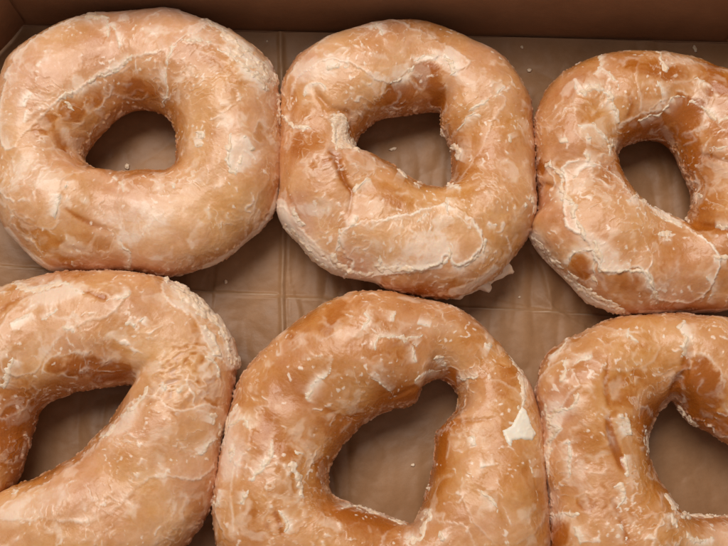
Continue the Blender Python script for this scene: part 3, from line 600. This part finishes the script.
D6 = make_doughnut(6, 'doughnut in the near right corner with a deep pinched cleft above its hole',
    outer=[(868,460),(850,540),(800,590),(720,612),(640,606),(580,592),(556,570),(549,546),(547,508),(543,475),(540,445),(539,425),(535,400),(536,384),(541,365),(556,347),(585,330),(619,316),(641,313),(675,313),(728,318),(775,330),(815,355),(850,400)],
    hole=[(770,470),(765,500),(728,515),(702,516),(680,513),(665,491),(654,473),(648,451),(648,432),(653,416),(664,406),(676,401),(690,419),(702,427),(715,435),(728,443),(750,450)],
    centre=(700,465), hgt=1.5, seed=6, belt=0.4, glaze0=-0.04,
    plates=[([(540,440),(545,415),(560,410),(570,395),(580,385),(575,370),(560,360),(540,380),(535,400)], .6),([(556,347),(585,330),(600,326),(640,335),(660,350),(640,370),(610,370),(590,360)], .3),([(660,520),(700,515),(740,515),(780,520),(760,600),(660,600)], .6)],
    ridges=[(cG((205,190),(210,220),(190,260)),1.2,2.4),(cG((410,90),(415,110),(445,135)),1.0,2.8),(cG((590,65),(575,90),(595,120),(585,150),(600,190)),1.8,3.0),(cG((145,330),(155,370),(190,355),(230,340),(250,300)),1.6,2.6),(cG((150,520),(155,460),(175,440),(190,410)),2.0,3.4),(cG((210,445),(225,480),(220,520)),1.6,3.4),(cG((160,395),(195,410)),1.3,2.4),(cG((385,400),(410,430)),1.4,2.4),(cG((220,220),(260,190),(300,180)),.8,2),(cG((150,190),(200,150),(215,120)),1.0,2),
            (cL((70,320),(65,250),(80,200),(115,165)),1.8,3.2),(cL((125,200),(140,240),(130,330)),1.3,3.4),(cL((60,130),(75,170)),1.5,2.6),(cL((290,120),(320,150),(330,190)),1.3,2.8),(cL((310,250),(320,325)),1.2,3.2),(cL((275,360),(300,350),(310,390),(285,420)),1.4,3.0),(cL((50,365),(70,410),(60,430)),1.6,3.0),(cL((65,455),(110,440),(160,445)),1.8,2.6),(cL((380,170),(385,250)),1.0,2.6),(cL((460,440),(475,490)),2.0,3.6),(cL((490,450),(560,445),(642,452)),2.2,4.6),(cL((510,500),(540,530),(600,520)),1.4,2.5),(cL((440,380),(480,430)),1.2,3),(cL((485,95),(510,130),(550,165)),1.5,3.6),(cL((150,480),(170,540)),1.0,2),(cL((300,470),(315,540)),1.0,2.2)],
    grooves=[(cG((604,150),(592,200),(592,232),(570,262),(552,300)),2.6,.30,.9),(cG((345,370),(350,410),(375,470),(385,520)),1.6,.07,.9),(cL((262,150),(268,210),(290,260),(305,300)),1.8,.09,.9),(cL((270,400),(300,470),(320,540)),1.4,.05,.6),(cG((345,190),(335,280),(350,340)),1.6,.05,.6)],
    paints=[('t',704,392,16,32,-10,1.0),('t',714,420,24,12,30,1.1),('t',715,395,16,18,0,.5),('g',620,395,18,20,0,.6),('g',640,430,10,20,0,.7),('p',560,400,16,26,0,.6),('p',590,365,30,16,-20,.4),('g',655,370,20,24,0,.4),('t',560,345,30,7,-30,.25),('g',590,450,16,22,0,.5),('t',556,530,14,16,0,.7),('g',645,500,16,24,0,.6),('t',586,503,10,8,0,.5),('p',575,470,14,24,0,.4),('w',555,415,10,22,10,.5),('w',615,440,8,10,0,.3),('w',720,540,30,16,0,.5),('g',660,530,14,20,0,.5),('g',650,345,22,12,0,.3)],
    wrinkle=[(630,400,24,.35),(600,500,30,.35)])

# big white flake on the middle doughnut of the near row, a flake beside the pinch of the one behind it
def flake(D, poly, hh, lab):
    root, X, Y, P, piece, small, midn, tiny = D
    d = inside_dist(X, Y, poly) + 0.8 * small
    piece('glaze_flake', np.clip(d / 2.2, -1, 1), hh, lab)
flake(D5, cE((668,305),(676,312),(688,345),(697,362),(690,375),(668,372),(648,375),(645,386),(638,378),(628,355),(648,345)), 0.055, 'big white flake of loose glaze')
def sheet(D, poly, hh, lab):
    root, X, Y, P, piece, small, midn, tiny = D
    d = inside_dist(X, Y, poly) + 2.2 * small + 1.5 * midn
    piece('glaze_sheet', np.clip(d / 4.0, -1, 1), hh, lab)
sheet(D2, cB((152,295),(180,290),(192,305),(192,335),(210,372),(178,378),(168,368),(172,340)), 0.045, 'lifted cream sheet of glaze beside the pinch')

# torn lip of glaze sticking out of the near edge of the middle back doughnut
def lip(root, pts_in, pts_out, z_in, z_out):
    a = np.array([at(x, y, z_in) for x, y in catmull(pts_in, 12, False)]); b = np.array([at(x, y, z_out) for x, y in catmull(pts_out, 12, False)])
    n = len(a); b = b[np.linspace(0, len(b) - 1, n).astype(int)]; k = 14; V = []
    for s in (0, 1):
        for j in range(k + 1):
            t = j / k; Q = a * (1 - t) + b * t; th = 0.22 * (1 - t) ** 0.7 + 0.025
            Q = Q + (t ** 2) * 0.10 * np.stack([perlin(Q, 0.25, 8), perlin(Q, 0.25, 9), 0 * Q[:, 0]], 1); zz = Q[:, 2] + (th if s == 0 else -th) + 0.08 * perlin(Q, 0.4, 3) + 0.10 * math.sin(math.pi * t)
            V.append(np.stack([Q[:, 0], Q[:, 1], zz], 1))
    V = np.concatenate(V); F = []
    I = lambda s, j, i: (s * (k + 1) + j) * n + i
    for j in range(k):
        for i in range(n - 1):
            F.append((I(0, j, i), I(0, j, i + 1), I(0, j + 1, i + 1), I(0, j + 1, i))); F.append((I(1, j + 1, i), I(1, j + 1, i + 1), I(1, j, i + 1), I(1, j, i)))
        F.append((I(0, j, 0), I(0, j + 1, 0), I(1, j + 1, 0), I(1, j, 0))); F.append((I(1, j, n - 1), I(1, j + 1, n - 1), I(0, j + 1, n - 1), I(0, j, n - 1)))
    for i in range(n - 1): F.append((I(0, k, i), I(0, k, i + 1), I(1, k, i + 1), I(1, k, i)))
    tt = np.tile(np.repeat(np.linspace(0, 1, k + 1), n), 2); nz_ = fbm(V, 0.4, 5, 3)
    coat = np.stack([np.clip(0.55 + 0.4 * tt + 0.3 * nz_, 0, 1), 0.3 * (1 - tt), np.clip(0.75 * tt + 0.25 * nz_, 0, 0.9)], -1)
    o = mesh_obj('glaze_lip', V, F, M_DOUGH, root, np.array(root.location) / CM, {'coat': coat, 'hue': np.clip(0.3 + nz_ * 0.5, 0, 1)}); o['label'] = 'pointed cream lip of glaze sticking out over the paper'
lip(D2[0], [(436,290),(455,286),(470,278),(488,264),(500,254),(505,248)], [(446,300),(460,298),(474,292),(488,291),(492,288),(490,283),(500,280),(508,276),(515,272),(509,266),(506,262),(505,256)], 1.25, 1.0)

# ------------------------------------------------------------------ crumbs of glaze on the paper
import random
def crumb(px_, py_, w, h_, ang, label, seed):
    import bmesh
    bm = bmesh.new(); bmesh.ops.create_icosphere(bm, subdivisions=3, radius=1.0)
    co = np.array([v.co[:] for v in bm.verts]); F = [tuple(v.index for v in f.verts) for f in bm.faces]; bm.free()
    co = co * (1 + 0.45 * perlin(co, 0.9, seed)[:, None] + 0.25 * perlin(co, 0.4, seed + 1)[:, None])
    k = 1 / 27.0; co = co * np.array([w * k / 2, h_ * k / 2, min(w, h_) * k / 2 * 0.5])
    c, s = math.cos(math.radians(ang)), math.sin(math.radians(ang)); co = np.stack([co[:, 0] * c - co[:, 1] * s, co[:, 0] * s + co[:, 1] * c, co[:, 2]], 1)
    p = at(px_, py_, -0.15)
    # settle on the paper
    i = np.argmin((XY[..., 0] - p[0]) ** 2 + (XY[..., 1] - p[1]) ** 2); z = P.reshape(-1, 3)[i, 2]
    org = (p[0], p[1], z)
    o = mesh_obj('glaze_crumb', co + np.array([p[0], p[1], z + min(w, h_) * k * 0.2]), F, M_GLAZE, None, org)
    tag(o, label, 'crumb', 'loose crumbs of glaze on the paper')
crumb(695.5, 48, 4, 9, 15, 'long white glaze crumb on the paper by the back right corner of the box', 1)
crumb(522, 47, 3, 4, 0, 'small white glaze crumb on paper behind the gap between middle and right doughnuts', 2)
crumb(530, 69.5, 5, 4, 20, 'pale crumb on a greasy mark right beside the middle back doughnut', 3)
crumb(259.5, 25.5, 3, 3, 0, 'tiny crumb at the foot of the back panel, right of the left doughnut', 4)
crumb(267, 40, 2, 2.4, 0, 'tiniest pale speck on paper between the left and middle back doughnuts', 5)
crumb(393, 148, 8, 3.2, 12, 'oblong crumb lying inside the hole of the middle back doughnut', 6)
crumb(126, 165, 5, 6, 30, 'ragged white crumb inside the hole of the back left doughnut', 7)
crumb(225, 280.5, 3, 4, 0, 'single crumb on paper below the back left doughnut, above the left crease', 8)
crumb(520, 296, 2.6, 2.4, 0, 'lone speck on paper below the pointed glaze lip', 9)
crumb(413, 465, 4, 3, 0, 'white crumb near the centre of the notched hole of the near middle doughnut', 10)
